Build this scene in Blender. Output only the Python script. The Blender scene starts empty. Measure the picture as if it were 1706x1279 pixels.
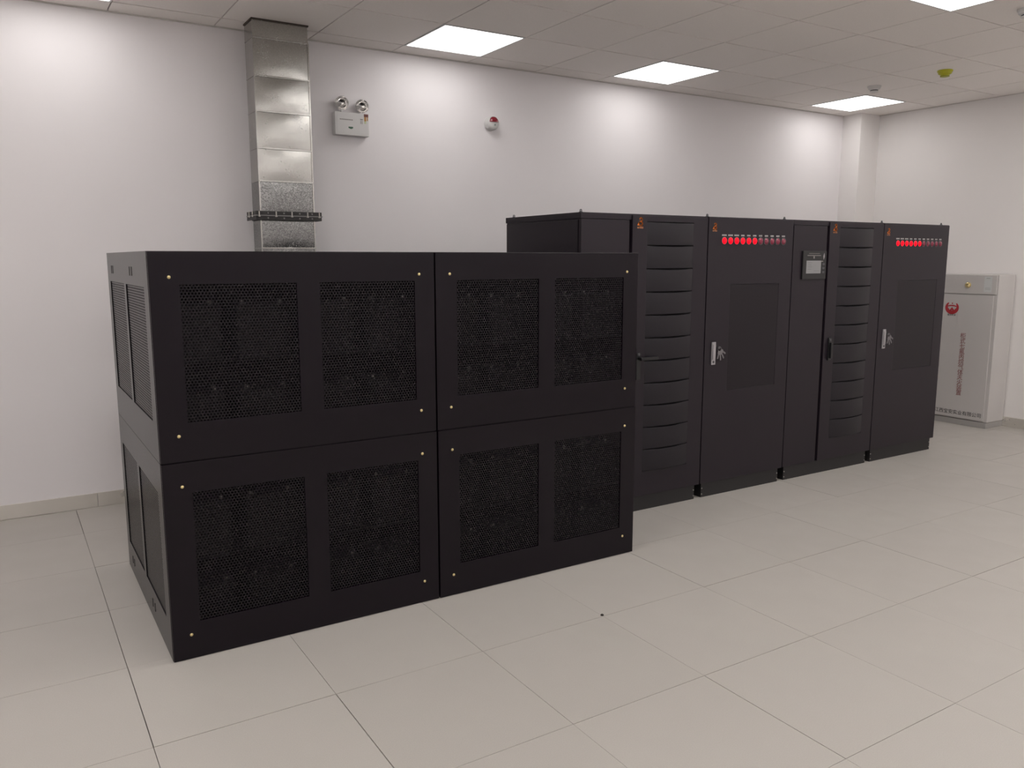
import bpy, bmesh, math, random
from mathutils import Vector, Matrix

random.seed(7)
SC = bpy.context.scene
COL = SC.collection
PI = math.pi

# ------------------------------------------------------------------ camera
CAM_H = 1.525
YAW, PITCH, ROLL, F_PX = 0.5591, -0.1521, -0.0008, 1362.26
cam_d = bpy.data.cameras.new('camera')
cam = bpy.data.objects.new('camera', cam_d)
COL.objects.link(cam)
cam_d.sensor_fit = 'HORIZONTAL'
cam_d.sensor_width = 36.0
cam_d.lens = F_PX / 1706.0 * 36.0
cam_d.clip_start = 0.05
cam_d.clip_end = 60
fw = Vector((math.sin(YAW) * math.cos(PITCH), math.cos(YAW) * math.cos(PITCH), math.sin(PITCH)))
rt = Vector((math.cos(YAW), -math.sin(YAW), 0))
up = rt.cross(fw)
r2 = math.cos(ROLL) * rt + math.sin(ROLL) * up
u2 = -math.sin(ROLL) * rt + math.cos(ROLL) * up
cam.matrix_world = Matrix(((r2.x, u2.x, -fw.x, 0), (r2.y, u2.y, -fw.y, 0), (r2.z, u2.z, -fw.z, CAM_H), (0, 0, 0, 1)))
SC.camera = cam

# ------------------------------------------------------------------ world, exposure
PANEL_STRENGTH = 15.0          # the LED ceiling panels are the only light in the room
world = bpy.data.worlds.new('world')
SC.world = world
world.use_nodes = True
world.node_tree.nodes['Background'].inputs['Color'].default_value = (0.5, 0.5, 0.5, 1)
world.node_tree.nodes['Background'].inputs['Strength'].default_value = 0.0
vs = SC.view_settings
vs.view_transform = 'Standard'
vs.look = 'None'
vs.gamma = 1.0
vs.use_curve_mapping = False
vs.exposure = -0.08

# ------------------------------------------------------------------ materials
def srgb(r, g, b):
    f = lambda c: (c / 255 / 12.92) if c / 255 <= 0.04045 else ((c / 255 + 0.055) / 1.055) ** 2.4
    return (f(r), f(g), f(b), 1.0)

def mat(name, col, rough=0.5, metal=0.0, spec=0.5, noise=None, bump=None, emit=None, rand=0.0, coat=0.0, trans=0.0, rough_noise=None):
    """noise=(scale, amount): fine mottling of the colour; bump=(scale, strength); rand: per-object value shift"""
    m = bpy.data.materials.new(name)
    m.use_nodes = True
    nt = m.node_tree
    b = nt.nodes['Principled BSDF']
    b.inputs['Base Color'].default_value = col
    b.inputs['Roughness'].default_value = rough
    b.inputs['Metallic'].default_value = metal
    b.inputs['Specular IOR Level'].default_value = spec
    b.inputs['Coat Weight'].default_value = coat
    b.inputs['Transmission Weight'].default_value = trans
    L = nt.links.new
    tc = None
    if noise or bump or rough_noise:
        tc = nt.nodes.new('ShaderNodeTexCoord')
    src = None
    if noise:
        n = nt.nodes.new('ShaderNodeTexNoise')
        n.inputs['Scale'].default_value = noise[0]
        n.inputs['Detail'].default_value = 4
        L(tc.outputs['Object'], n.inputs['Vector'])
        mx = nt.nodes.new('ShaderNodeMix'); mx.data_type = 'RGBA'
        mr = nt.nodes.new('ShaderNodeMapRange')
        mr.inputs['From Min'].default_value = 0.3; mr.inputs['From Max'].default_value = 0.7
        L(n.outputs['Fac'], mr.inputs['Value']); L(mr.outputs['Result'], mx.inputs['Factor'])
        a = noise[1]
        mx.inputs['A'].default_value = tuple(min(1, c * (1 - a)) for c in col[:3]) + (1,)
        mx.inputs['B'].default_value = tuple(min(1, c * (1 + a)) for c in col[:3]) + (1,)
        src = mx.outputs['Result']
    if rand:
        oi = nt.nodes.new('ShaderNodeObjectInfo')
        hs = nt.nodes.new('ShaderNodeHueSaturation')
        mr2 = nt.nodes.new('ShaderNodeMapRange')
        mr2.inputs['To Min'].default_value = 1 - rand; mr2.inputs['To Max'].default_value = 1 + rand
        L(oi.outputs['Random'], mr2.inputs['Value']); L(mr2.outputs['Result'], hs.inputs['Value'])
        if src: L(src, hs.inputs['Color'])
        else: hs.inputs['Color'].default_value = col
        src = hs.outputs['Color']
    if src: L(src, b.inputs['Base Color'])
    if rough_noise:
        n = nt.nodes.new('ShaderNodeTexNoise'); n.inputs['Scale'].default_value = rough_noise[0]; n.inputs['Detail'].default_value = 3
        L(tc.outputs['Object'], n.inputs['Vector'])
        mr = nt.nodes.new('ShaderNodeMapRange')
        mr.inputs['From Min'].default_value = .3; mr.inputs['From Max'].default_value = .7
        mr.inputs['To Min'].default_value = rough_noise[1]; mr.inputs['To Max'].default_value = rough_noise[2]
        L(n.outputs['Fac'], mr.inputs['Value']); L(mr.outputs['Result'], b.inputs['Roughness'])
    if bump:
        n = nt.nodes.new('ShaderNodeTexNoise'); n.inputs['Scale'].default_value = bump[0]; n.inputs['Detail'].default_value = 3
        L(tc.outputs['Object'], n.inputs['Vector'])
        bp = nt.nodes.new('ShaderNodeBump'); bp.inputs['Strength'].default_value = bump[1]; bp.inputs['Distance'].default_value = 0.002
        L(n.outputs['Fac'], bp.inputs['Height']); L(bp.outputs['Normal'], b.inputs['Normal'])
    if emit:
        b.inputs['Emission Color'].default_value = emit[0]
        b.inputs['Emission Strength'].default_value = emit[1]
    return m

M = {}
M['wall'] = mat('wall_paint', (0.83, 0.80, 0.81, 1), 0.6, spec=0.35, noise=(1.3, 0.012), bump=(60, 0.05))
M['wall_side'] = mat('wall_paint_warm', (0.83, 0.80, 0.785, 1), 0.6, spec=0.35, noise=(1.3, 0.012), bump=(60, 0.05))
M['ceiling_tile'] = mat('mineral_ceiling_tile', (0.90, 0.855, 0.82, 1), 0.85, spec=0.2, noise=(240, 0.04), bump=(220, 0.2), rand=0.012)
M['plenum'] = mat('ceiling_grid_shadow_grey', (0.09, 0.08, 0.07, 1), 0.8)
M['floor_tile'] = mat('antistatic_floor_laminate', (0.455, 0.428, 0.396, 1), 0.45, spec=0.4, noise=(330, 0.06), rand=0.018, rough_noise=(5, 0.40, 0.52))
M['subfloor'] = mat('subfloor_dark', (0.10, 0.09, 0.08, 1), 0.8)
M['baseboard'] = mat('brushed_steel_skirting', (0.74, 0.71, 0.66, 1), 0.32, metal=0.65, rough_noise=(7, 0.26, 0.4))
M['trim'] = mat('ceiling_angle_white', (0.62, 0.59, 0.56, 1), 0.5)
M['black'] = mat('black_powder_coat', (0.0044, 0.0020, 0.0050, 1), 0.25, spec=0.27, bump=(900, 0.04))
M['black_mesh'] = mat('black_perforated_steel', (0.0040, 0.0022, 0.0044, 1), 0.27, spec=0.27)
M['inside'] = mat('cabinet_inside_black', (0.006, 0.006, 0.006, 1), 0.6)
M['graphite'] = mat('graphite_powder_coat', (0.0145, 0.0100, 0.0152, 1), 0.38, spec=0.31, bump=(900, 0.06))
M['slat'] = mat('graphite_moulded_slat', (0.0115, 0.0090, 0.0130, 1), 0.40, spec=0.31, bump=(900, 0.08))
M['plinth'] = mat('plinth_black', (0.011, 0.010, 0.011, 1), 0.5)
M['void'] = mat('gap_black', (0.003, 0.003, 0.003, 1), 0.8)
M['plastic'] = mat('black_plastic', (0.010, 0.010, 0.011, 1), 0.4)
M['glass'] = mat('smoked_acrylic', (0.0100, 0.0068, 0.0104, 1), 0.32, spec=0.28)
M['brass'] = mat('brass_screw', (0.75, 0.62, 0.32, 1), 0.28, metal=1.0)
M['chrome'] = mat('chrome', (0.86, 0.85, 0.84, 1), 0.10, metal=1.0)
M['nickel'] = mat('satin_nickel', (0.40, 0.385, 0.40, 1), 0.42, metal=0.5)
M['key'] = mat('worn_key_steel', (0.22, 0.21, 0.22, 1), 0.42, metal=0.7)
M['steel'] = mat('zinc_steel', (0.45, 0.43, 0.40, 1), 0.4, metal=0.9)
M['orange'] = mat('orange_print', (1.0, 0.27, 0.04, 1), 0.5)
M['orange_text'] = mat('orange_print_small', (0.62, 0.24, 0.10, 1), 0.5)
M['white_print'] = mat('white_print', (0.55, 0.54, 0.52, 1), 0.6)
M['led_on'] = mat('lit_red_lamp_lens', (0.25, 0.0, 0.004, 1), 0.5, spec=0.2, emit=((1.0, 0.0, 0.012, 1), 1.6))
M['led_off'] = mat('unlit_red_lamp_lens', (0.22, 0.028, 0.055, 1), 0.25)
M['lcd'] = mat('grey_lcd', (0.25, 0.25, 0.255, 1), 0.3)
M['lcd_dark'] = mat('grey_lcd_marks', (0.16, 0.16, 0.165, 1), 0.4)
M['white_plastic'] = mat('white_plastic', (0.66, 0.65, 0.64, 1), 0.4)
M['panel_light'] = mat('led_diffuser', (0.9, 0.9, 0.9, 1), 0.5, emit=((1.0, 0.975, 0.955, 1), PANEL_STRENGTH))
M['panel_light_dimmed'] = mat('led_diffuser_dimmed', (0.9, 0.9, 0.9, 1), 0.5, emit=((1.0, 0.975, 0.955, 1), PANEL_STRENGTH * 0.34))
M['panel_frame'] = mat('aluminium_light_frame', (0.70, 0.70, 0.70, 1), 0.4, metal=0.2)
M['red_lens'] = mat('red_strobe_lens', (0.20, 0.004, 0.016, 1), 0.2, coat=0.3)
M['grey_dot'] = mat('grey_green_dot', (0.22, 0.27, 0.25, 1), 0.5)
M['yellow'] = mat('yellow_green_dust_cover', (0.50, 0.50, 0.02, 1), 0.4)
M['yellow_dark'] = mat('yellow_dust_cover_centre', (0.33, 0.33, 0.015, 1), 0.4)
M['dark_grey'] = mat('dark_grey_plastic', (0.08, 0.08, 0.085, 1), 0.5)
M['gas'] = mat('light_grey_enamel', (0.56, 0.535, 0.52, 1), 0.42, spec=0.5, noise=(3, 0.02))
M['gas_plinth'] = mat('grey_plinth_enamel', (0.36, 0.345, 0.33, 1), 0.45)
M['red_print'] = mat('red_print', (0.42, 0.025, 0.035, 1), 0.5)
M['red_text'] = mat('faded_red_print', (0.24, 0.07, 0.07, 1), 0.55)
M['dark_print'] = mat('dark_print', (0.03, 0.027, 0.03, 1), 0.6)
M['paper'] = mat('paper_label', (0.60, 0.61, 0.60, 1), 0.7)
M['paper_grey'] = mat('paper_label_print', (0.40, 0.41, 0.40, 1), 0.7)
M['green_print'] = mat('green_print', (0.05, 0.13, 0.08, 1), 0.5)
M['grey_print'] = mat('grey_print', (0.25, 0.235, 0.22, 1), 0.5)
M['brown_print'] = mat('brown_sticker', (0.14, 0.04, 0.03, 1), 0.5)
M['amber_print'] = mat('amber_sticker', (0.45, 0.22, 0.05, 1), 0.5)
M['lime_print'] = mat('pale_green_sticker', (0.55, 0.62, 0.36, 1), 0.5)
M['flange'] = mat('dark_painted_angle_steel', (0.028, 0.025, 0.025, 1), 0.5, noise=(60, 0.3))
M['gasket'] = mat('grey_gasket', (0.22, 0.215, 0.21, 1), 0.6)
M['top_edge'] = mat('dark_brown_edge', (0.045, 0.03, 0.022, 1), 0.6)  # thin dark brown strip round the duct top at the ceiling
M['dirt'] = mat('dark_crumb', (0.03, 0.025, 0.02, 1), 0.9)
M['battery'] = mat('battery_case', (0.010, 0.010, 0.011, 1), 0.5)

def galvanised(name, scale, lo, hi, base):
    m = bpy.data.materials.new(name)
    m.use_nodes = True
    nt = m.node_tree; L = nt.links.new
    b = nt.nodes['Principled BSDF']
    b.inputs['Metallic'].default_value = 0.92
    tc = nt.nodes.new('ShaderNodeTexCoord')
    vo = nt.nodes.new('ShaderNodeTexVoronoi'); vo.inputs['Scale'].default_value = scale
    L(tc.outputs['Object'], vo.inputs['Vector'])
    bw = nt.nodes.new('ShaderNodeRGBToBW'); L(vo.outputs['Color'], bw.inputs['Color'])
    no = nt.nodes.new('ShaderNodeTexNoise'); no.inputs['Scale'].default_value = 9; no.inputs['Detail'].default_value = 4
    L(tc.outputs['Object'], no.inputs['Vector'])
    cr = nt.nodes.new('ShaderNodeMapRange'); cr.inputs['To Min'].default_value = lo; cr.inputs['To Max'].default_value = hi
    L(bw.outputs['Val'], cr.inputs['Value'])
    mx = nt.nodes.new('ShaderNodeMix'); mx.data_type = 'RGBA'; mx.blend_type = 'MULTIPLY'; mx.inputs['Factor'].default_value = 1
    mx.inputs['A'].default_value = base
    L(cr.outputs['Result'], mx.inputs['B']); L(mx.outputs['Result'], b.inputs['Base Color'])
    mr = nt.nodes.new('ShaderNodeMapRange'); mr.inputs['To Min'].default_value = 0.13; mr.inputs['To Max'].default_value = 0.26
    L(no.outputs['Fac'], mr.inputs['Value'])
    ad = nt.nodes.new('ShaderNodeMath'); ad.operation = 'MULTIPLY_ADD'
    L(bw.outputs['Val'], ad.inputs[0]); ad.inputs[1].default_value = 0.08; L(mr.outputs['Result'], ad.inputs[2])
    L(ad.outputs['Value'], b.inputs['Roughness'])
    n2 = nt.nodes.new('ShaderNodeTexNoise'); n2.inputs['Scale'].default_value = 6; n2.inputs['Detail'].default_value = 1
    L(tc.outputs['Object'], n2.inputs['Vector'])
    a2 = nt.nodes.new('ShaderNodeMath'); a2.operation = 'MULTIPLY_ADD'
    L(bw.outputs['Val'], a2.inputs[0]); a2.inputs[1].default_value = 0.012; L(n2.outputs['Fac'], a2.inputs[2])
    bp = nt.nodes.new('ShaderNodeBump'); bp.inputs['Strength'].default_value = 0.25; bp.inputs['Distance'].default_value = 0.01
    L(a2.outputs['Value'], bp.inputs['Height']); L(bp.outputs['Normal'], b.inputs['Normal'])
    return m
M['galv'] = galvanised('galvanised_sheet', 260, 0.84, 1.10, (0.42, 0.412, 0.39, 1))
M['galv_spangle_dark_reflection'] = galvanised('spangled_galvanised_dark_reflection', 190, 0.35, 1.25, (0.27, 0.27, 0.265, 1))  # spangle is real; darker base puts the dark cabinets' reflection into the colour

# ------------------------------------------------------------------ mesh helpers
class MB:
    def __init__(s): s.v = []; s.f = []
    def box(s, x0, x1, y0, y1, z0, z1):
        n = len(s.v)
        s.v += [(x0, y0, z0), (x1, y0, z0), (x1, y1, z0), (x0, y1, z0), (x0, y0, z1), (x1, y0, z1), (x1, y1, z1), (x0, y1, z1)]
        s.f += [tuple(n + i for i in q) for q in ((3, 2, 1, 0), (4, 5, 6, 7), (0, 1, 5, 4), (1, 2, 6, 5), (2, 3, 7, 6), (3, 0, 4, 7))]
        return s
    def frame(s, y0, y1, outer, holes):
        """sheet in the XZ plane from y0 to y1 with rectangular holes (x0,x1,z0,z1): a grid of closed cells without inner faces"""
        xs = sorted({outer[0], outer[1]} | {h[0] for h in holes} | {h[1] for h in holes})
        zs = sorted({outer[2], outer[3]} | {h[2] for h in holes} | {h[3] for h in holes})
        nx, nz = len(xs) - 1, len(zs) - 1
        solid = [[not any(h[0] <= (xs[i] + xs[i+1]) / 2 <= h[1] and h[2] <= (zs[k] + zs[k+1]) / 2 <= h[3] for h in holes) for k in range(nz)] for i in range(nx)]
        n = len(s.v); idx = {}
        for j, y in enumerate((y0, y1)):
            for i, x in enumerate(xs):
                for k, z in enumerate(zs):
                    idx[i, j, k] = len(s.v); s.v.append((x, y, z))
        sol = lambda i, k: 0 <= i < nx and 0 <= k < nz and solid[i][k]
        for i in range(nx):
            for k in range(nz):
                if not solid[i][k]: continue
                g = lambda a, j, c: idx[i + a, j, k + c]
                s.f.append((g(0,0,0), g(1,0,0), g(1,0,1), g(0,0,1)))
                s.f.append((g(1,1,0), g(0,1,0), g(0,1,1), g(1,1,1)))
                if not sol(i-1, k): s.f.append((g(0,1,0), g(0,0,0), g(0,0,1), g(0,1,1)))
                if not sol(i+1, k): s.f.append((g(1,0,0), g(1,1,0), g(1,1,1), g(1,0,1)))
                if not sol(i, k-1): s.f.append((g(0,1,0), g(1,1,0), g(1,0,0), g(0,0,0)))
                if not sol(i, k+1): s.f.append((g(0,0,1), g(1,0,1), g(1,1,1), g(0,1,1)))
        return s
    def tube(s, p0, p1, r0, r1=None, n=14, cap=True):
        r1 = r0 if r1 is None else r1
        p0, p1 = Vector(p0), Vector(p1)
        d = (p1 - p0).normalized()
        a = d.orthogonal().normalized(); b = d.cross(a)
        k = len(s.v)
        for p, r in ((p0, r0), (p1, r1)):
            for i in range(n):
                t = 2 * PI * i / n
                s.v.append(tuple(p + r * (math.cos(t) * a + math.sin(t) * b)))
        for i in range(n):
            j = (i + 1) % n
            s.f.append((k + i, k + j, k + n + j, k + n + i))
        if cap:
            s.f.append(tuple(k + i for i in reversed(range(n)))); s.f.append(tuple(k + n + i for i in range(n)))
        return s
    def lathe(s, prof, origin, axis, n=28):
        """profile [(radius, height along axis)]"""
        o = Vector(origin); d = Vector(axis).normalized()
        a = d.orthogonal().normalized(); b = d.cross(a)
        k = len(s.v)
        for r, h in prof:
            for i in range(n):
                t = 2 * PI * i / n
                s.v.append(tuple(o + d * h + max(r, 1e-5) * (math.cos(t) * a + math.sin(t) * b)))
        for q in range(len(prof) - 1):
            for i in range(n):
                j = (i + 1) % n
                s.f.append((k + q*n + i, k + q*n + j, k + (q+1)*n + j, k + (q+1)*n + i))
        return s
    def path(s, pts, r, n=8):
        for a, b in zip(pts[:-1], pts[1:]): s.tube(a, b, r, n=n)
        return s
    def ring(s, c, axis, R, r, n=20, m=6):
        c = Vector(c); d = Vector(axis).normalized(); a = d.orthogonal().normalized(); b = d.cross(a)
        k = len(s.v)
        for i in range(n):
            t = 2*PI*i/n; e = math.cos(t)*a + math.sin(t)*b
            for j in range(m):
                q = 2*PI*j/m
                s.v.append(tuple(c + (R + r*math.cos(q))*e + r*math.sin(q)*d))
        for i in range(n):
            for j in range(m):
                s.f.append((k+i*m+j, k+((i+1)%n)*m+j, k+((i+1)%n)*m+(j+1)%m, k+i*m+(j+1)%m))
        return s
    def mesh(s, name, bevel=0.0, smooth=False):
        me = bpy.data.meshes.new(name)
        me.from_pydata(s.v, [], s.f)
        bm = bmesh.new(); bm.from_mesh(me)
        if bevel:
            es = [e for e in bm.edges if len(e.link_faces) == 2 and e.calc_face_angle(0) > 0.6]
            bmesh.ops.bevel(bm, geom=es, offset=bevel, segments=2, profile=0.7, affect='EDGES', clamp_overlap=True)
        bmesh.ops.recalc_face_normals(bm, faces=bm.faces[:])
        bm.to_mesh(me); bm.free()
        if smooth:
            me.polygons.foreach_set('use_smooth', [True] * len(me.polygons))
            try: me.set_sharp_from_angle(angle=math.radians(35))
            except Exception: pass
        return me
    def build(s, name, m, parent=None, bevel=0.0, smooth=False, loc=None, label=None):
        return link(name, s.mesh(name, bevel, smooth), m, parent, loc, label)

def link(name, me, m, parent=None, loc=None, label=None):
    o = bpy.data.objects.new(name, me)
    COL.objects.link(o)
    if m is not None and len(me.materials) == 0: me.materials.append(M[m] if isinstance(m, str) else m)
    if parent is not None: o.parent = parent
    if loc is not None: o.location = loc
    if label: o['label'] = label
    return o

def tag(o, label, cat, group=None):
    o['label'] = label; o['category'] = cat
    if group: o['group'] = group
    return o

def thing(name, loc, label, cat, group=None, rz=0.0):
    o = bpy.data.objects.new(name, None)
    COL.objects.link(o)
    o.empty_display_size = 0.1
    o.location = loc; o.rotation_euler = (0, 0, rz)
    return tag(o, label, cat, group)

def struct(o):
    o['kind'] = 'structure'; return o

def copy_tree(o, parent=None, loc=None):
    c = o.copy(); COL.objects.link(c); c.parent = parent
    if loc is not None: c.location = loc
    for ch in list(o.children): copy_tree(ch, c)
    return c

def text_mesh(body, size, face, offset=0.0, vertical=False, depth=0.0006, align='LEFT'):
    """print as thin real lettering. face '-Y': reads along +X; face '-X': reads along -Y"""
    cu = bpy.data.curves.new('lettering', 'FONT')
    cu.body = '\n'.join(body) if vertical else body
    cu.size = size; cu.extrude = depth / 2; cu.offset = offset; cu.resolution_u = 2
    cu.align_x = 'CENTER' if vertical else align
    cu.align_y = 'TOP' if vertical else 'CENTER'
    if vertical: cu.space_line = 0.88
    ob = bpy.data.objects.new('lettering', cu)
    COL.objects.link(ob)
    dg = bpy.context.evaluated_depsgraph_get()
    me = bpy.data.meshes.new_from_object(ob.evaluated_get(dg))
    bpy.data.objects.remove(ob); bpy.data.curves.remove(cu)
    for v in me.vertices:
        x, y, z = v.co
        v.co = (x, -z, y) if face == '-Y' else (-z, -x, y)
    me.materials.clear()
    return me

# ------------------------------------------------------------------ the room
XL, XR, YF, YB, ZC = -4.5, 7.76, -2.65, 5.5475, 2.959
T = 0.6
struct(MB().box(XL - .2, XR + .2, YF - .2, YB + .2, -0.25, -0.014).build('floor', 'subfloor'))
floor = bpy.data.objects['floor']
struct(MB().box(XL - .2, XR + .2, YF - .2, YB + .2, ZC + 0.012, ZC + 0.2).build('ceiling', 'plenum'))
ceiling = bpy.data.objects['ceiling']
struct(MB().box(XL - .2, XR + .2, YB, YB + .2, -0.014, ZC + 0.012).build('wall_back', 'wall'))
struct(MB().box(XR, XR + .2, YF, YB, -0.014, ZC + 0.012).build('wall_right', 'wall_side'))
struct(MB().box(XL - .2, XL, YF, YB, -0.014, ZC + 0.012).build('wall_left', 'wall'))
struct(MB().box(XL - .2, XR + .2, YF - .2, YF, -0.014, ZC + 0.012).build('wall_front', 'wall'))
# boxed-in corner column
struct(MB().box(7.46, XR, 5.335, YB, -0.014, ZC + 0.012).build('wall_corner', 'wall_side', bevel=0.004))

# floor tiles, each a slab of its own with an open joint
FX, FY = 0.302, 5.02
def cuts(lo, hi, o):
    k0 = math.ceil((lo - o) / T - 1e-6); a = [lo]
    k = k0
    while o + T * k < hi - 1e-3:
        if o + T * k > lo + 1e-3: a.append(o + T * k)
        k += 1
    return a + [hi]
tile_cache = {}
def tile_mesh(w, d, t, name, mname, bev):
    key = (name, round(w, 3), round(d, 3))
    if key not in tile_cache:
        me = MB().box(-w / 2, w / 2, -d / 2, d / 2, -t, 0).mesh(name, bevel=bev)
        me.materials.append(M[mname]); tile_cache[key] = me
    return tile_cache[key]
fx, fy = cuts(XL, XR, FX), cuts(YF, YB, FY)
for i in range(len(fx) - 1):
    for j in range(len(fy) - 1):
        w, d = fx[i+1] - fx[i] - 0.0019, fy[j+1] - fy[j] - 0.0019
        o = link('floor_tile', tile_mesh(w, d, 0.0135, 'floor_tile', 'floor_tile', 0.0006), None, floor)
        jx, jy = random.uniform(-.0007, .0007), random.uniform(-.0007, .0007)
        o.location = ((fx[i] + fx[i+1]) / 2 + jx, (fy[j] + fy[j+1]) / 2 + jy, random.uniform(-0.0007, 0.0))

# ceiling tiles and LED panels
CX, CY = 2.4775, 5.3414
cx, cy = cuts(XL, XR, CX), cuts(YF, YB, CY)
light_cols, light_rows = (-11, -7, -4, 0, 3, 7), (0, 4, 8, 12)  # leftmost column is an unseen addition that brightens the left of the floor
def mk_light(dm):
    t = thing('ceiling_light', (0, 0, ZC), '', 'ceiling light')
    a, b = 0.2985, 0.287
    m = MB()
    for q in ((-a, a, -a, -b), (-a, a, b, a), (-a, -b, -b, b), (b, a, -b, b)): m.box(*q, -0.004, 0.010)
    m.build('frame', 'panel_frame', t)
    MB().box(-b, b, -b, b, -0.001, 0.008).build('diffuser', dm, t)
    return t
proto = {}
seen = {(0, 0): 'lit square LED ceiling panel nearest the metal duct',
        (3, 0): 'lit square LED ceiling panel in the middle of the row along the back wall',
        (7, 0): 'lit square LED ceiling panel beside the corner column and white smoke detector',
        (3, 4): 'lit square LED ceiling panel cut off by the top edge of the photo'}
light_cells = set()
for c in light_cols:
    for r in light_rows:
        lx, ly = CX + T * c + T / 2, CY - T * r - T / 2
        lb = seen.get((c, r), 'square LED ceiling panel overhead, beyond the edge of the photo')
        dm = 'panel_light_dimmed' if r == 0 else 'panel_light'     # wall-side row is dimmed so the wall beside it does not blow out
        if dm in proto: o = copy_tree(proto[dm])
        else: o = proto[dm] = mk_light(dm)
        o.location = (lx, ly, ZC); tag(o, lb, 'ceiling light', 'square LED panels in the ceiling')
        light_cells.add((round(lx, 2), round(ly, 2)))
for i in range(len(cx) - 1):
    for j in range(len(cy) - 1):
        mx_, my_ = (cx[i] + cx[i+1]) / 2, (cy[j] + cy[j+1]) / 2
        if (round(mx_, 2), round(my_, 2)) in light_cells: continue
        w, d = cx[i+1] - cx[i] - 0.0075, cy[j+1] - cy[j] - 0.012
        o = link('ceiling_tile', tile_mesh(w, d, 0.0115, 'ceiling_tile', 'ceiling_tile', 0.0012), None, ceiling)
        o.location = (mx_ + random.uniform(-.0012, .0012), my_ + random.uniform(-.0012, .0012), ZC + 0.0117)
        o.rotation_euler = (random.uniform(-.0012, .0012), random.uniform(-.0012, .0012), 0)

# wall angle under the ceiling edge
m = MB().box(XL, 7.46, YB - 0.012, YB, ZC - 0.006, ZC - 0.0005)
struct(m.build('trim_1', 'trim'))
m = MB().box(XR - 0.012, XR, YF, 5.335, ZC - 0.006, ZC - 0.0005)
struct(m.build('trim_2', 'trim'))

# brushed steel skirting in strips
def skirting(name, cutlist, axis):
    root = bpy.data.objects.new(name, None); COL.objects.link(root); struct(root)
    for a, b in zip(cutlist[:-1], cutlist[1:]):
        if axis == 'x': MB().box(a + .001, b - .001, YB - .011, YB, 0.001, 0.088).build('skirting_strip', 'baseboard', root, bevel=.001)
        else: MB().box(XR - .011, XR, a + .001, b - .001, 0.001, 0.088).build('skirting_strip', 'baseboard', root, bevel=.001)
skirting('baseboard_back', [XL, -2.0, 0.425, 2.87, 5.3, 7.46], 'x')
skirting('baseboard_right', [YF, -1.2, 1.25, 3.68, 5.335], 'y')

# ------------------------------------------------------------------ battery cabinets (two stacks of two)
BW, BD, BH = 1.133, 1.215, 0.776
def perforated(w, h, pitch, r, th, name):
    """hexagonal perforated sheet in the XZ plane, x 0..w, z 0..h, front at y 0, every hole a real opening"""
    v, f = [], []
    R = pitch / math.sqrt(3)
    ny = int(h / (pitch * math.sqrt(3) / 2)); nx = int(w / pitch)
    sx, sz = w / (nx + .5), h / (ny + 1 / 3)
    kx, kz = sx / pitch, sz / (pitch * math.sqrt(3) / 2)
    hexa = [(math.sin(PI / 3 * i), math.cos(PI / 3 * i)) for i in range(6)]
    for j in range(ny):
        for i in range(nx):
            cx_ = (i + .5 + (.5 if j % 2 else 0)) * sx
            cz_ = (j + 2 / 3) * sz
            k = len(v)
            for a, b in hexa: v.append((cx_ + R * a * kx, 0, cz_ + R * b * kz))
            for a, b in hexa: v.append((cx_ + r * a, 0, cz_ + r * b))
            for a, b in hexa: v.append((cx_ + r * a, th, cz_ + r * b))
            for q in range(6):
                p = (q + 1) % 6
                f.append((k + q, k + 6 + q, k + 6 + p, k + p))
                f.append((k + 6 + q, k + 12 + q, k + 12 + p, k + 6 + p))
    me = bpy.data.meshes.new(name)
    me.from_pydata(v, [], f); me.update()
    me.materials.append(M['black_mesh'])
    return me

FW = [(0.105, 0.535, 0.147, 0.655), (0.628, 1.040, 0.147, 0.655)]
SW = [(0.110, 0.600, 0.145, 0.645), (0.655, 1.130, 0.145, 0.645)]     # along the depth
front_perf = [perforated(w[1] - w[0] + .012, w[3] - w[2] + .012, 0.0122, 0.0041, 0.0012, 'perforated_sheet') for w in FW]
side_perf = [perforated(w[1] - w[0] + .012, w[3] - w[2] + .012, 0.0122, 0.0041, 0.0012, 'perforated_sheet') for w in SW]
for me in side_perf:      # turn to face -X: x -> y
    for vv in me.vertices:
        x, y, z = vv.co; vv.co = (y, x, z)

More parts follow.
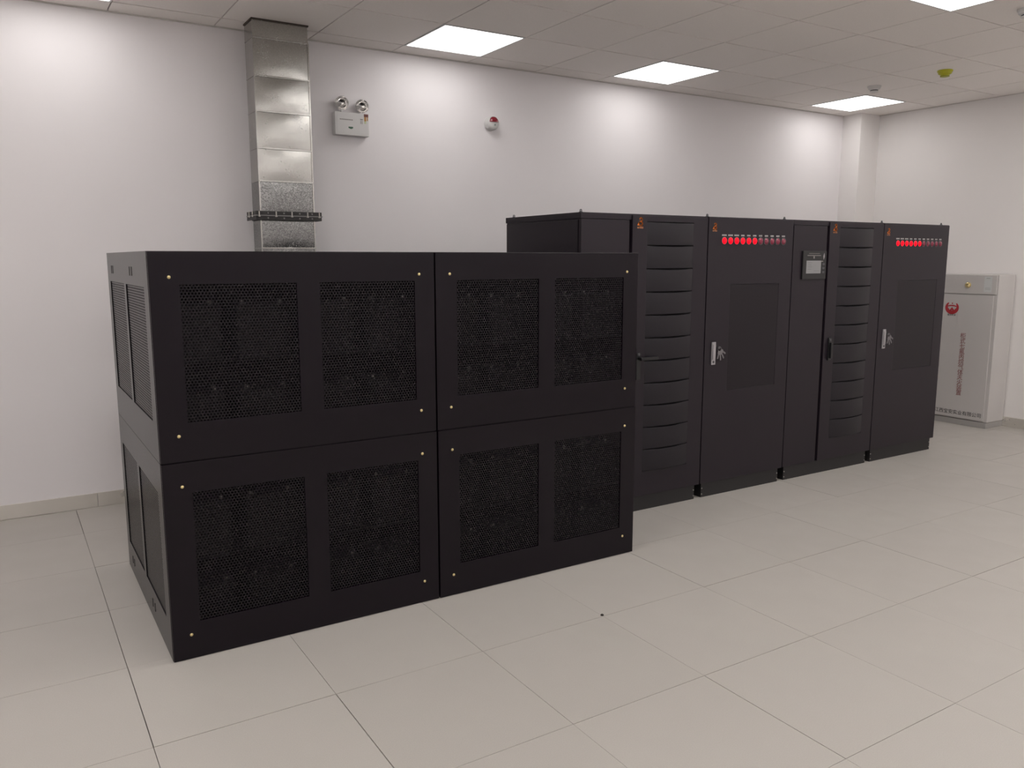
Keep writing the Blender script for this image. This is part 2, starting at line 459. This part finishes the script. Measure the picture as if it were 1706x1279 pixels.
def battery_cabinet(perforated_side, slot_z=()):
    t = thing('battery_cabinet', (0, 0, 0), '', 'cabinet')
    w, d, h = BW, BD, BH
    MB().box(0.002, w - .002, .012, d, 0.0, .02).box(0.002, w - .002, .012, d, h - .02, h).box(0.002, w - .002, d - .015, d, .02, h - .02).box(w - .017, w - .002, .012, d - .015, .02, h - .02).build('body', 'black', t, bevel=.0015)
    sp = MB()
    if perforated_side:
        fm = MB().frame(0, .014, (0.012, d, 0.0, h), SW)
        sp.v = [(y + .0, x, z) for x, y, z in fm.v]; sp.f = fm.f
        side = sp.build('side_panel', 'black', t, bevel=.0015)
        for yy in (.395, .455, 1.0, 1.05):
            for zz in slot_z:
                MB().box(-.0012, .001, yy, yy + .010, zz - .018, zz + .018).build('slot', 'void', side)
        for w_, me in zip(SW, side_perf):
            o = link('perforated_sheet', me, None, side); o.location = (.004, w_[0] - .006, w_[2] - .006)
    else:
        MB().box(.002, .014, .012, d, .0, h).build('side_panel', 'black', t, bevel=.0015)
    fp = MB().frame(0, .012, (0.0015, w - .0015, .0015, h - .0015), FW).build('front_panel', 'black', t, bevel=.0015)
    for w_, me in zip(FW, front_perf):
        o = link('perforated_sheet', me, None, fp); o.location = (w_[0] - .006, .0045, w_[2] - .006)
    for sx in (.070, w - .072):
        for sz in (.098, .683):
            MB().lathe([(0, -.0042), (.0030, -.0040), (.0058, -.0022), (.0066, 0)], (sx, 0, sz), (0, 1, 0), 14).build('screw', 'brass', t, smooth=True)
    MB().box(.016, w - .018, .09, d - .02, .352, .358).build('shelf', 'inside', t)
    MB().box(.016, w - .018, .30, .304, .021, .351).box(.016, w - .018, .30, .304, .359, h - .021).build('divider', 'inside', t)
    return t

XB0, XB1, YBAT = 0.456, 1.593, 3.165
c0 = battery_cabinet(True, (.075,))
c0.location = (XB0, YBAT - .002, 0)
tag(c0, 'black perforated battery cabinet on the floor at the near left, bottom of its stack', 'cabinet', 'stacked battery cabinets')
c1 = battery_cabinet(True, (.700,))
c1.location = (XB0, YBAT, BH + .001)
tag(c1, 'black perforated battery cabinet at the near left, on top of its stack', 'cabinet', 'stacked battery cabinets')
c2 = battery_cabinet(False)
c2.location = (XB1, YBAT - .0045, 0)
tag(c2, 'black perforated battery cabinet on the floor beside the tall cabinet with curved slats', 'cabinet', 'stacked battery cabinets')
c3 = copy_tree(c2, None, (XB1, YBAT, BH + .001))
tag(c3, 'black perforated battery cabinet atop the stack next to the tall slatted cabinet', 'cabinet', 'stacked battery cabinets')

# batteries standing inside on the cabinet floor and shelf
def battery():
    t = thing('battery', (0, 0, 0), '', 'battery')
    MB().box(-.105, .105, 0, .17, 0, .19).build('case', 'battery', t, bevel=.006)
    MB().box(-.108, .108, -.002, .172, .19, .215).build('lid', 'battery', t, bevel=.004)
    for s in (-.075, .075):
        MB().lathe([(0, .018), (.009, .018), (.010, .012), (.010, 0)], (s, .03, .215), (0, 0, 1), 12).build('terminal', 'steel', t)
    return t
bat0 = battery(); bu = False
for cab, nm in ((c0, 'in the lower left cabinet'), (c1, 'in the upper left cabinet'), (c2, 'in the lower right cabinet of the stacks'), (c3, 'in the upper right cabinet of the stacks')):
    for zz in (.021, .359):
        for k in range(4):
            o = bat0 if not bu else copy_tree(bat0); bu = True
            o.location = (cab.location.x + .16 + .27 * k, cab.location.y + .105, cab.location.z + zz)
            tag(o, 'dark battery block behind the perforated front ' + nm, 'battery', 'batteries ' + nm)

# ------------------------------------------------------------------ tall cabinets
UH, UD, YU = 1.778, 0.791, 3.674
PL = 0.092
def logo(parent, x, y, z, s):
    """orange mark: an arched top stroke over a round bowl with a foot to the left, small caption under it"""
    m = MB()
    def stroke(pts, r):
        for (x0, z0), (x1, z1) in zip(pts[:-1], pts[1:]):
            dx, dz = x1 - x0, z1 - z0; l = math.hypot(dx, dz) or 1
            nx, nz = -dz / l * r, dx / l * r
            k = len(m.v)
            ex, ez = dx / l * r * .5, dz / l * r * .5
            for yy in (0, -.0012):
                m.v.extend([(x0 + nx - ex, yy, z0 + nz - ez), (x0 - nx - ex, yy, z0 - nz - ez), (x1 - nx + ex, yy, z1 - nz + ez), (x1 + nx + ex, yy, z1 + nz + ez)])
            m.f.extend([(k+3, k+2, k+1, k), (k+4, k+5, k+6, k+7), (k, k+1, k+5, k+4), (k+1, k+2, k+6, k+5), (k+2, k+3, k+7, k+6), (k+3, k, k+4, k+7)])
    arc = lambda cx_, cz_, r, a0, a1, n=10: [(cx_ + r * math.cos(math.radians(a0 + (a1 - a0) * i / n)), cz_ + r * math.sin(math.radians(a0 + (a1 - a0) * i / n))) for i in range(n + 1)]
    stroke(arc(.10, .62, .26, 160, -60), .10)
    stroke(arc(.08, -.02, .32, 90, -250, 16), .12)
    stroke([(-.52, -.26), (-.30, .10), (-.05, .30)], .09)
    m.v = [(a * s, b, c * s) for a, b, c in m.v]
    o = m.build('logo', 'orange', parent); o.location = (x, y, z)
    me = text_mesh('BAYKEE', s * .36, '-Y', 0.004 * s, align='CENTER')
    o2 = link('logo_text', me, 'orange_text', o); o2.location = (0, -.0004, -.66 * s)
    return o

def lifting_eye(t, x, y):
    MB().lathe([(.011, 0), (.011, .004), (.007, .005), (.007, .008)], (x, y, UH), (0, 0, 1), 12).ring((x, y, UH + .011), (0, 1, 0), .0055, .003, 14, 6).build('lifting_eye', 'dark_grey', t, smooth=True)

def carcass(t, w, side_left):
    MB().box(.030, w - .030, .012, UD - .03, 0, PL).build('plinth', 'plinth', t, bevel=.002)
    MB().box(.008, w - .008, .022, UD - .004, PL, UH - .033).build('body', 'graphite', t, bevel=.002)
    MB().box(.002, w - .002, 0.004, UD, UH - .034, UH).build('top_cap', 'graphite', t, bevel=.003)
    for xs in ((.001, .008), (w - .008, w - .001)):
        MB().box(xs[0], xs[1], .030, UD - .012, PL + .01, UH - .042).build('side_panel', 'graphite', t, bevel=.002)
    for x in (.034, w - .040):       # fixing bolts at the foot of the frame
        for z in (.022, .060):
            MB().lathe([(0, -.004), (.004, -.003), (.005, 0)], (x + .003, .012, z), (0, 1, 0), 8).build('plinth_bolt', 'steel', t)

def ups(name, loc, w, label, eyes, handle_open, drop=0.0):
    t = thing(name, loc, label, 'cabinet')
    carcass(t, w, True)
    if eyes:
        lifting_eye(t, .032, .045); lifting_eye(t, .045, UD - .03)
    # control section left of the door
    cw = .345
    MB().box(.003, cw, 0, .021, PL + .004, UH - .036).build('control_panel', 'graphite', t, bevel=.0025)
    # display
    ds = MB().box(.093, .335, -.012, 0, 1.385, 1.575).build('display', 'plastic', t, bevel=.004)
    MB().box(.128, .278, -.0135, -.012, 1.424, 1.510).build('screen', 'lcd', ds)
    q = MB()
    for k in range(4): q.box(.142, .185 - .008 * (k % 2), -.0139, -.0135, 1.494 - .014 * k, 1.497 - .014 * k)
    q.box(.205, .262, -.0139, -.0135, 1.440, 1.443)
    q.build('screen_marks', 'lcd_dark', ds)
    q = MB().box(.150, .262, -.0126, -.012, 1.5565, 1.559).box(.136, .274, -.0126, -.012, 1.542, 1.5465).box(.198, .210, -.0126, -.012, 1.524, 1.540).box(.262, .300, -.0126, -.012, 1.503, 1.508)
    q.build('display_print', 'grey_print', ds)
    q = MB(); k = 0
    q.v += [(.305, -.0128, 1.515), (.314, -.0128, 1.538), (.308, -.0128, 1.563), (.299, -.0128, 1.538)]; q.f += [(0, 1, 2, 3)]
    q.build('display_lamp', 'nickel', ds)
    for zz in (1.425, 1.452, 1.479):
        MB().box(.292, .316, -.0145, -.012, zz, zz + .014).build('button', 'dark_grey', ds, bevel=.001)
    ds.location.z = -drop
    # door with convex louvre slats
    d0, d1 = .366, w - .004
    s0, s1 = d0 + .112, d1 - .118
    z_top, z_bot, n = 1.7360, .2480, 11
    dz = (z_top - z_bot) / n
    door = MB().frame(-.004, .021, (d0, d1, PL + .004, UH - .008), [(s0, s1, z_bot, z_top)]).build('door', 'graphite', t, bevel=.003)
    MB().box(s0 + .001, s1 - .001, .0, .0215, z_bot + .001, z_top - .001).build('door_back', 'void', door)
    sag = .020
    xs = [s0 - .001 + (s1 - s0 + .002) * i / 20 for i in range(21)]
    def bul(x): u = (x - (s0 + s1) / 2) / ((s1 - s0 + .002) / 2); return max(0, 1 - u * u)
    m = MB()
    for x in xs:
        g = .0012 + .0058 * bul(x) ** .8           # the slit is a lens: widest in the middle
        prof = [(.0, .010), (.0, .0035), (.002, .0005), (.006, 0), (dz - g - .008, 0), (dz - g - .003, .0012), (dz - g - .0006, .004), (dz - g, .010)]
        for zz, yy in prof: m.v.append((x, -.0036 - sag * bul(x) + yy, zz))
    P = len(prof)
    for i in range(20):
        for k in range(P):
            a, b = i * P + k, i * P + (k + 1) % P
            m.f.append((a, b, b + P, a + P))
    m.f.append(tuple(range(P))); m.f.append(tuple(20 * P + k for k in reversed(range(P))))
    sl = m.mesh('slat', 0, True); sl.materials.append(M['slat'])
    for k in range(n):
        o = link('slat', sl, None, door); o.location = (0, 0, z_bot + dz * k + .001)
    # lock with swing handle
    hx = d0 + .060
    lk = MB().box(hx - .016, hx + .016, -.013, -.004, .815, .975).build('lock', 'plastic', t, bevel=.004)
    if handle_open:
        MB().tube((hx, -.013, .944), (hx, -.040, .944), .010).box(hx - .008, hx + .125, -.048, -.034, .932, .950).build('handle', 'plastic', lk, bevel=.003)
        MB().lathe([(.0, -.017), (.007, -.017), (.009, -.013), (.009, -.008)], (hx, 0, .965), (0, 1, 0), 14).build('keyhole', 'dark_grey', lk)
    else:
        MB().box(hx - .009, hx + .009, -.030, -.013, .83, .94).build('handle', 'plastic', lk, bevel=.004)
        MB().lathe([(.0, -.017), (.007, -.017), (.009, -.013), (.009, -.008)], (hx, 0, .958), (0, 1, 0), 14).build('keyhole', 'dark_grey', lk)
    logo(t, d0 + .057, -.0042, 1.724, .036)
    return t

def pdu(name, loc, w, led0, label):
    t = thing(name, loc, label, 'cabinet')
    carcass(t, w, False)
    for x in (.036, w - .045):
        lifting_eye(t, x, .045); lifting_eye(t, x, UD - .045)
    d0, d1 = .006, w - .006
    wx0, wx1, wz0, wz1 = .212, w - .125, .690, 1.362
    door = MB().frame(-.002, .021, (d0, d1, PL + .004, UH - .004), [(wx0, wx1, wz0, wz1)]).build('door', 'graphite', t, bevel=.003)
    MB().box(wx0 + .001, wx1 - .001, -.0005, .006, wz0 + .001, wz1 - .001).build('window_pane', 'glass', door)
    for k in range(11):
        x, z = led0 + .0545 * k, 1.634
        b = MB().lathe([(.024, 0), (.024, -.003), (.0215, -.0045), (.0205, -.0045)], (x, -.002, z), (0, 1, 0), 20).build('indicator_lamp', 'dark_grey', t, smooth=True)
        MB().lathe([(0, -.012), (.009, -.0112), (.016, -.008), (.0205, -.003), (.0205, 0)], (x, -.002, z), (0, 1, 0), 20).build('lens', 'led_on' if k < 6 else 'led_off', b, smooth=True, label='glowing red lens' if k < 6 else 'unlit dull red lens')
        m = MB(); nchar = 4 if k < 3 else 3
        cw = .0105
        for q in range(nchar):
            xa = x - nchar * cw / 2 + q * cw
            m.box(xa + .001, xa + cw - .001, -.0027, -.002, z + .030, z + .0335).box(xa + .0015, xa + cw - .002, -.0027, -.002, z + .0355, z + .0385).box(xa + .0045, xa + .006, -.0027, -.002, z + .0335, z + .0355)
        m.build('lamp_caption', 'white_print', b)
    hx = .062
    pl = MB().box(hx, hx + .034, -.010, -.002, .862, 1.005).build('lock_plate', 'nickel', t, bevel=.002)
    MB().box(hx + .005, hx + .029, -.016, -.010, .895, .990).build('pull_tab', 'nickel', pl, bevel=.003)
    MB().lathe([(0, -.014), (.006, -.014), (.008, -.010), (.008, -.006)], (hx + .017, 0, .880), (0, 1, 0), 12).build('keyhole', 'dark_grey', pl)
    MB().tube((hx + .060, -.002, .968), (hx + .060, -.016, .968), .008).build('lock_cylinder', 'dark_grey', t)
    logo(t, .058, -.0022, 1.712, .030)
    return t

def key_bunch(loc, label):
    t = thing('key_bunch', loc, label, 'keys', 'keys hanging on the cabinet doors')
    MB().ring((0, 0, -.012), (0.1, 1, 0), .014, .0014, 20, 6).build('key_ring', 'key', t)
    for a, l in ((-18, .052), (6, .060), (30, .058), (58, .046)):
        a = math.radians(a); d = Vector((math.sin(a), -.05, -math.cos(a))).normalized(); n = Vector((-d.z, 0, d.x)).normalized()
        p = Vector((0, 0, -.012)) + Vector((math.sin(a), 0, -math.cos(a))) * .012
        y = Vector((0, -1, 0)) * .0018
        m = MB()
        def slab(c0, c1, hw):
            k = len(m.v)
            for s in (0, 1):
                for c, e in ((c0, -1), (c0, 1), (c1, 1), (c1, -1)): m.v.append(tuple(c + n * hw * e + y * s))
            m.f.extend([(k+3, k+2, k+1, k), (k+4, k+5, k+6, k+7), (k, k+1, k+5, k+4), (k+1, k+2, k+6, k+5), (k+2, k+3, k+7, k+6), (k+3, k, k+4, k+7)])
        slab(p, p + d * l * .40, .0095); slab(p + d * l * .40, p + d * l, .0045)
        slab(p + d * l * .62 + n * .0045, p + d * l * .68 + n * .0045, .002)
        slab(p + d * l * .80 + n * .0045, p + d * l * .87 + n * .0045, .002)
        m.build('key', 'key', t)
    return t

E0, E1, E2, E3, E4 = 2.746, 3.712, 4.500, 5.474, 6.312
ups('ups_cabinet', (E0, YU, 0), E1 - E0, 'tall graphite cabinet with curved slats, partly hidden behind the stacked battery cabinets', True, True, .03)
pdu('distribution_cabinet', (E1, YU, 0), E2 - E1, .141, 'tall graphite cabinet with red lamp row standing between two slatted cabinets')
ups('ups_cabinet', (E2, YU, 0), E3 - E2, 'tall graphite cabinet with curved slats and a grey display screen in view', False, False)
pdu('distribution_cabinet', (E3, YU, 0), E4 - E3, .174, 'tall graphite cabinet with red lamp row at the far right end of the black row')
key_bunch((E1 + .122, YU - .017, .972), 'bunch of small keys on the lamp-row cabinet between the two slatted cabinets')
key_bunch((E3 + .122, YU - .017, .972), 'bunch of small keys on the lamp-row cabinet at the row end')

# ------------------------------------------------------------------ galvanised duct with bolted flange
t = thing('air_duct', (1.428, 5.23, 0), 'galvanised rectangular sheet metal duct running up the back wall to the ceiling', 'duct')
dw, dd = .340, .180
joints = [0.0, .39, .79, 1.19, 1.591, 1.79, 2.003, 2.201, 2.421, 2.629, 2.852, 2.956]
for a, b in zip(joints[:-1], joints[1:]):
    m = MB()
    x0, x1, y0, y1 = 0, dw, 0, dd
    pil = .004 if b - a > .12 else 0.001
    # four sides, front sheet slightly pillowed between its seams
    k = len(m.v)
    nxs, nzs = 7, 7
    for j in range(nzs):
        for i in range(nxs):
            u, v_ = i / (nxs - 1), j / (nzs - 1)
            m.v.append((x0 + dw * u, y0 - pil * (4 * u * (1 - u)) * (4 * v_ * (1 - v_)) ** .5, a + .003 + (b - a - .006) * v_))
    for j in range(nzs - 1):
        for i in range(nxs - 1):
            m.f.append((k + j*nxs + i, k + j*nxs + i + 1, k + (j+1)*nxs + i + 1, k + (j+1)*nxs + i))
    k2 = len(m.v)
    for z in (a + .003, b - .003): m.v += [(x0, y0, z), (x0, y1, z), (x1, y1, z), (x1, y0, z)]
    m.f += [(k2, k2 + 4, k2 + 5, k2 + 1), (k2 + 1, k2 + 5, k2 + 6, k2 + 2), (k2 + 2, k2 + 6, k2 + 7, k2 + 3)]
    me = m.mesh('duct_section', 0, True); 
    link('duct_section', me, 'galv_spangle_dark_reflection' if b < 2.01 else 'galv', t)
for z in joints[1:-1]:
    if abs(z - 1.79) < .01: continue
    m = MB().box(-.0015, dw + .0015, -.006, .0, z - .005, z + .005).box(-.002, 0, 0, dd, z - .003, z + .003).box(dw, dw + .002, 0, dd, z - .003, z + .003)
    m.build('seam_rib', 'galv', t, bevel=.0015)
MB().box(-.004, .004, -.0045, .004, 0.0, 2.85).build('corner_seam', 'galv', t, bevel=.001)
MB().box(dw - .004, dw + .005, -.0045, .004, 0.0, 2.85).build('corner_seam', 'galv', t, bevel=.001)
fo = .036
for z0, z1 in ((1.794, 1.818), (1.764, 1.788)):
    m = MB()
    lip = z0 if z0 > 1.79 else z1 - .005
    for q in ((-fo, dw + fo, -fo, -.001), (-fo, -.001, -.001, dd), (dw + .001, dw + fo, -.001, dd)):
        m.box(q[0], q[1], q[2], q[3], lip, lip + .005)
    m.box(-.006, dw + .006, -.010, -.0048, z0, z1).box(-.008, -.003, -.006, dd, z0, z1).box(dw + .003, dw + .008, -.006, dd, z0, z1)
    # outer upright leg of the angle iron
    m.box(-fo, dw + fo, -fo - .003, -fo + .002, z0, z1).box(-fo - .003, -fo + .002, -fo, dd, z0, z1).box(dw + fo - .002, dw + fo + .003, -fo, dd, z0, z1)
    m.build('flange', 'flange', t, bevel=.001)
MB().box(-fo - .006, dw + fo + .006, -fo - .007, dd, 1.788, 1.794).build('gasket', 'gasket', t)
for x in (-.02, .085, .185, .285, dw + .022):
    MB().tube((x, -fo - .006, 1.783), (x, -fo - .006, 1.816), .0042, n=8).tube((x, -fo - .006, 1.784), (x, -fo - .006, 1.790), .008, n=6).build('flange_bolt', 'steel', t)
for x in (.035, .135, .235, .315):
    MB().lathe([(0, -.005), (.004, -.004), (.0055, 0)], (x, -fo - .003, 1.776), (0, 1, 0), 10).lathe([(0, -.005), (.004, -.004), (.0055, 0)], (x, -fo - .003, 1.806), (0, 1, 0), 10).build('rivet', 'gasket', t)
for y in (.03, .11):
    MB().tube((-fo - .006, y, 1.783), (-fo - .006, y, 1.816), .0042, n=8).build('flange_bolt', 'steel', t)
MB().box(-.006, dw + .006, -.008, -.0005, 2.950, 2.9585).box(-.006, -.0005, -.008, dd, 2.950, 2.9585).box(dw + .0005, dw + .006, -.008, dd, 2.950, 2.9585).build('top_edge_strip', 'top_edge', t)

# ------------------------------------------------------------------ emergency light
t = thing('emergency_light', (2.149, YB, 2.360), 'white twin-head emergency light box on the back wall right of the duct', 'emergency light')
bx = MB().box(-.122, .122, -.056, -.001, 0, .150).build('housing', 'white_plastic', t, bevel=.005)
MB().box(-.108, .112, -.0575, -.056, .012, .138).build('front_cover', 'white_plastic', t, bevel=.0015)
q = MB()
for i in range(9): q.box(-.088 + .0105 * i, -.080 + .0105 * i, -.0582, -.0575, .098, .105)
q.build('printed_line', 'grey_print', t)
MB().box(-.028, .005, -.0582, -.0575, .046, .056).box(-.020, -.002, -.0582, -.0575, .042, .046).build('printed_mark', 'green_print', t)
MB().box(.058, .078, -.0582, -.0575, .106, .113).box(.060, .064, -.0582, -.0575, .080, .102).box(.070, .074, -.0582, -.0575, .080, .102).build('printed_icon', 'grey_print', t)
st = MB().box(.086, .117, -.0590, -.0572, .128, .147).build('sticker', 'brown_print', t)
MB().box(.088, .101, -.0590, -.0572, .100, .128).box(.107, .114, -.0590, -.0572, .104, .128).build('sticker_band', 'amber_print', st)
MB().box(.088, .101, -.0590, -.0572, .084, .100).build('sticker_band', 'lime_print', st)
for hx, hz, tilt in ((-.066, .208, .10), (.079, .200, .10)):
    ax = Vector((-.16, -1, -.10)).normalized()
    o_ = Vector((hx, -.034, hz))
    hd = MB().lathe([(0, -.030), (.013, -.030), (.029, -.022), (.042, -.004), (.0475, .016), (.0475, .022), (.045, .022)], o_, ax, 28).build('lamp_head', 'white_plastic', t, smooth=True)
    MB().lathe([(.045, .022), (.041, .010), (.032, -.002), (.020, -.010), (.007, -.014), (0, -.0145)], o_, ax, 28).build('reflector', 'chrome', hd, smooth=True)
    MB().lathe([(.004, -.014), (.004, .002), (0, .006)], o_, ax, 10).build('bulb', 'white_plastic', hd, smooth=True)
    MB().tube((hx, -.030, .150), (hx, -.030, hz - .034), .006).build('stem', 'white_plastic', t)

# ------------------------------------------------------------------ alarm sounder with red strobe
t = thing('alarm_sounder', (3.275, YB, 2.535), 'round white fire alarm sounder with red strobe lens high on the back wall', 'alarm')
MB().lathe([(0, 0.001), (.052, 0.001), (.052, .018), (.049, .024)], (0, 0, 0), (0, -1, 0), 32).build('base', 'white_plastic', t, smooth=True)
MB().lathe([(.049, .020), (.050, .046), (.046, .058), (.036, .066), (0, .070)], (0, 0, 0), (0, -1, 0), 32).build('body', 'white_plastic', t, smooth=True)
m = MB(); k = 0; n = 14
for j in range(7):
    el = (PI / 2) * j / 6
    for i in range(n + 1):
        a = PI * i / n
        r = .041 * math.cos(el)
        m.v.append((r * math.cos(a), -.056 - .026 * math.sin(el), .006 + r * math.sin(a)))
for j in range(6):
    for i in range(n): m.f.append((j*(n+1)+i, j*(n+1)+i+1, (j+1)*(n+1)+i+1, (j+1)*(n+1)+i))
m.f.append(tuple([j*(n+1) for j in range(7)] + [j*(n+1)+n for j in reversed(range(6))]))
m.build('strobe_lens', 'red_lens', t, smooth=True)
MB().lathe([(0, .073), (.007, .073), (.007, .060)], (.004, 0, -.014), (0, -1, 0), 14).build('sounder_port', 'grey_dot', t)

# ------------------------------------------------------------------ ceiling detectors
def detector(loc, main, low, ring, label, red=False):
    t = thing('smoke_detector', loc, label, 'smoke detector')
    MB().lathe([(0, -.0005), (.055, -.0005), (.055, -.010), (.052, -.013)], (0, 0, 0), (0, 0, 1), 28).build('base', main, t, smooth=True)
    MB().lathe([(.050, -.012), (.047, -.026), (.036, -.033), (.033, -.034)], (0, 0, 0), (0, 0, 1), 28).build('body', main, t, smooth=True)
    MB().lathe([(.031, -.033), (.031, -.041)], (0, 0, 0), (0, 0, 1), 24).build('sensing_ring', ring, t, smooth=True)
    MB().lathe([(.034, -.041), (.033, -.047), (.020, -.050), (0, -.050)], (0, 0, 0), (0, 0, 1), 24).build('cap', low, t, smooth=True)
    if red: MB().lathe([(0, -.031), (.005, -.030), (.006, -.024)], (-.034, -.025, -.004), (0, 0, 1), 10).build('indicator', 'red_lens', t)
    return t
detector((6.405, 4.475, ZC), 'white_plastic', 'white_plastic', 'dark_grey', 'white smoke detector on the ceiling next to the far lit panel')
detector((6.345, 3.828, ZC), 'yellow', 'yellow_dark', 'yellow', 'ceiling detector under a yellow-green dust cover')
detector((5.215, 2.672, ZC), 'white_plastic', 'white_plastic', 'dark_grey', 'ceiling detector cut off by the right edge of the photo', True)

# ------------------------------------------------------------------ gas fire suppression cabinet on the right wall
gx, gy0, gd, gw, gh = 7.462, 3.868, XR - 7.462 - .012, .62, 1.380
t = thing('gas_cabinet', (gx, gy0, 0), 'light grey fire suppression gas cabinet against the right wall behind the black row', 'cabinet')
MB().box(.004, gd, .004, gw - .004, 0, .052).build('plinth', 'gas_plinth', t, bevel=.003)
MB().box(.012, gd, 0, gw, .055, gh).build('body', 'gas', t, bevel=.004)
MB().box(0, .012, .012, gw - .012, 1.206, gh - .004).build('gauge_panel', 'gas', t, bevel=.003)
door = MB().box(0, .012, .030, gw - .012, .066, 1.198).build('door', 'gas', t, bevel=.003)
gp = [(0, 0, 0)]
gauge = MB().lathe([(0, -.020), (.016, -.020), (.022, -.015), (.024, -.004), (.026, 0)], (0, .262, 1.285), (1, 0, 0), 20).build('pressure_gauge', 'brass', t, smooth=True)
MB().tube((-.012, .262, 1.285), (-.03, .236, 1.270), .006).build('gauge_valve', 'brass', gauge)
pp = MB().box(-.001, 0, .052, .120, 1.226, 1.362).build('paper_label', 'paper', t)
MB().box(-.0014, -.001, .070, .104, 1.345, 1.353).box(-.0014, -.001, .062, .110, 1.250, 1.254).box(-.0014, -.001, .062, .110, 1.262, 1.265).build('label_print', 'paper_grey', pp)
# emblem: a red horned ring open at the top, bar across and W-shaped foot
m = MB()
def strip(pts, ws, dx=0.0):
    k = len(m.v)
    N = len(pts)
    for i, (p, w_) in enumerate(zip(pts, ws)):
        a = pts[max(0, i-1)]; b = pts[min(N-1, i+1)]
        du, dv = b[0]-a[0], b[1]-a[1]; l = math.hypot(du, dv) or 1
        nu, nv = -dv / l * w_, du / l * w_
        for x in (0, -.0008 - dx):
            m.v.append((x, -(p[0] + nu), p[1] + nv)); m.v.append((x, -(p[0] - nu), p[1] - nv))
    for i in range(N - 1):
        a, b = k + i*4, k + (i+1)*4
        m.f.extend([(a+2, a+3, b+3, b+2), (a, b, b+1, a+1), (a, a+2, b+2, b), (a+1, b+1, b+3, a+3)])
    m.f.extend([(k, k+1, k+3, k+2), (k+(N-1)*4, k+(N-1)*4+2, k+(N-1)*4+3, k+(N-1)*4+1)])
R = .052
pts = [(R * math.cos(math.radians(a)), R * math.sin(math.radians(a)) * .95) for a in range(128, 413, 12)]
strip(pts, [.004 + .0125 * math.sin(PI * i / (len(pts) - 1)) ** .7 for i in range(len(pts))])
strip([(-.040, .008), (-.015, .014), (.015, .014), (.040, .008)], [.0045, .006, .006, .0045], .0004)
strip([(-.040, -.020), (-.022, -.044), (0, -.012), (.022, -.044), (.040, -.020)], [.013, .013, .012, .013, .013], .0008)
strip([(-.005, .034), (.005, .034)], [.006, .006])
em = m.build('emblem', 'red_print', t); em.location = (-.0002, .394, 1.080)
link('emblem_text', text_mesh('宝安实业', .020, '-X', .0002, align='CENTER'), 'dark_print', em).location = (-.0005, 0, -.072)
v = link('vertical_lettering', text_mesh('柜式七氟丙烷气体灭火装置', .0545, '-X', .0, vertical=True), 'red_text', t)
v.location = (-.0006, .270, .848)
v = link('company_lettering', text_mesh('江西宝安实业有限公司', .044, '-X', .0002, align='CENTER'), 'dark_print', t)
v.location = (-.0006, .266, .108)

# ------------------------------------------------------------------ crumb on the floor
m = MB().lathe([(0, .006), (.006, .005), (.008, .002), (.007, 0)], (0, 0, 0), (0, 0, 1), 7)
o = m.build('floor_crumb', 'dirt'); o.location = (2.103, 2.628, 0.0005)
tag(o, 'tiny dark crumb lying on the open floor before the black cabinets', 'debris')
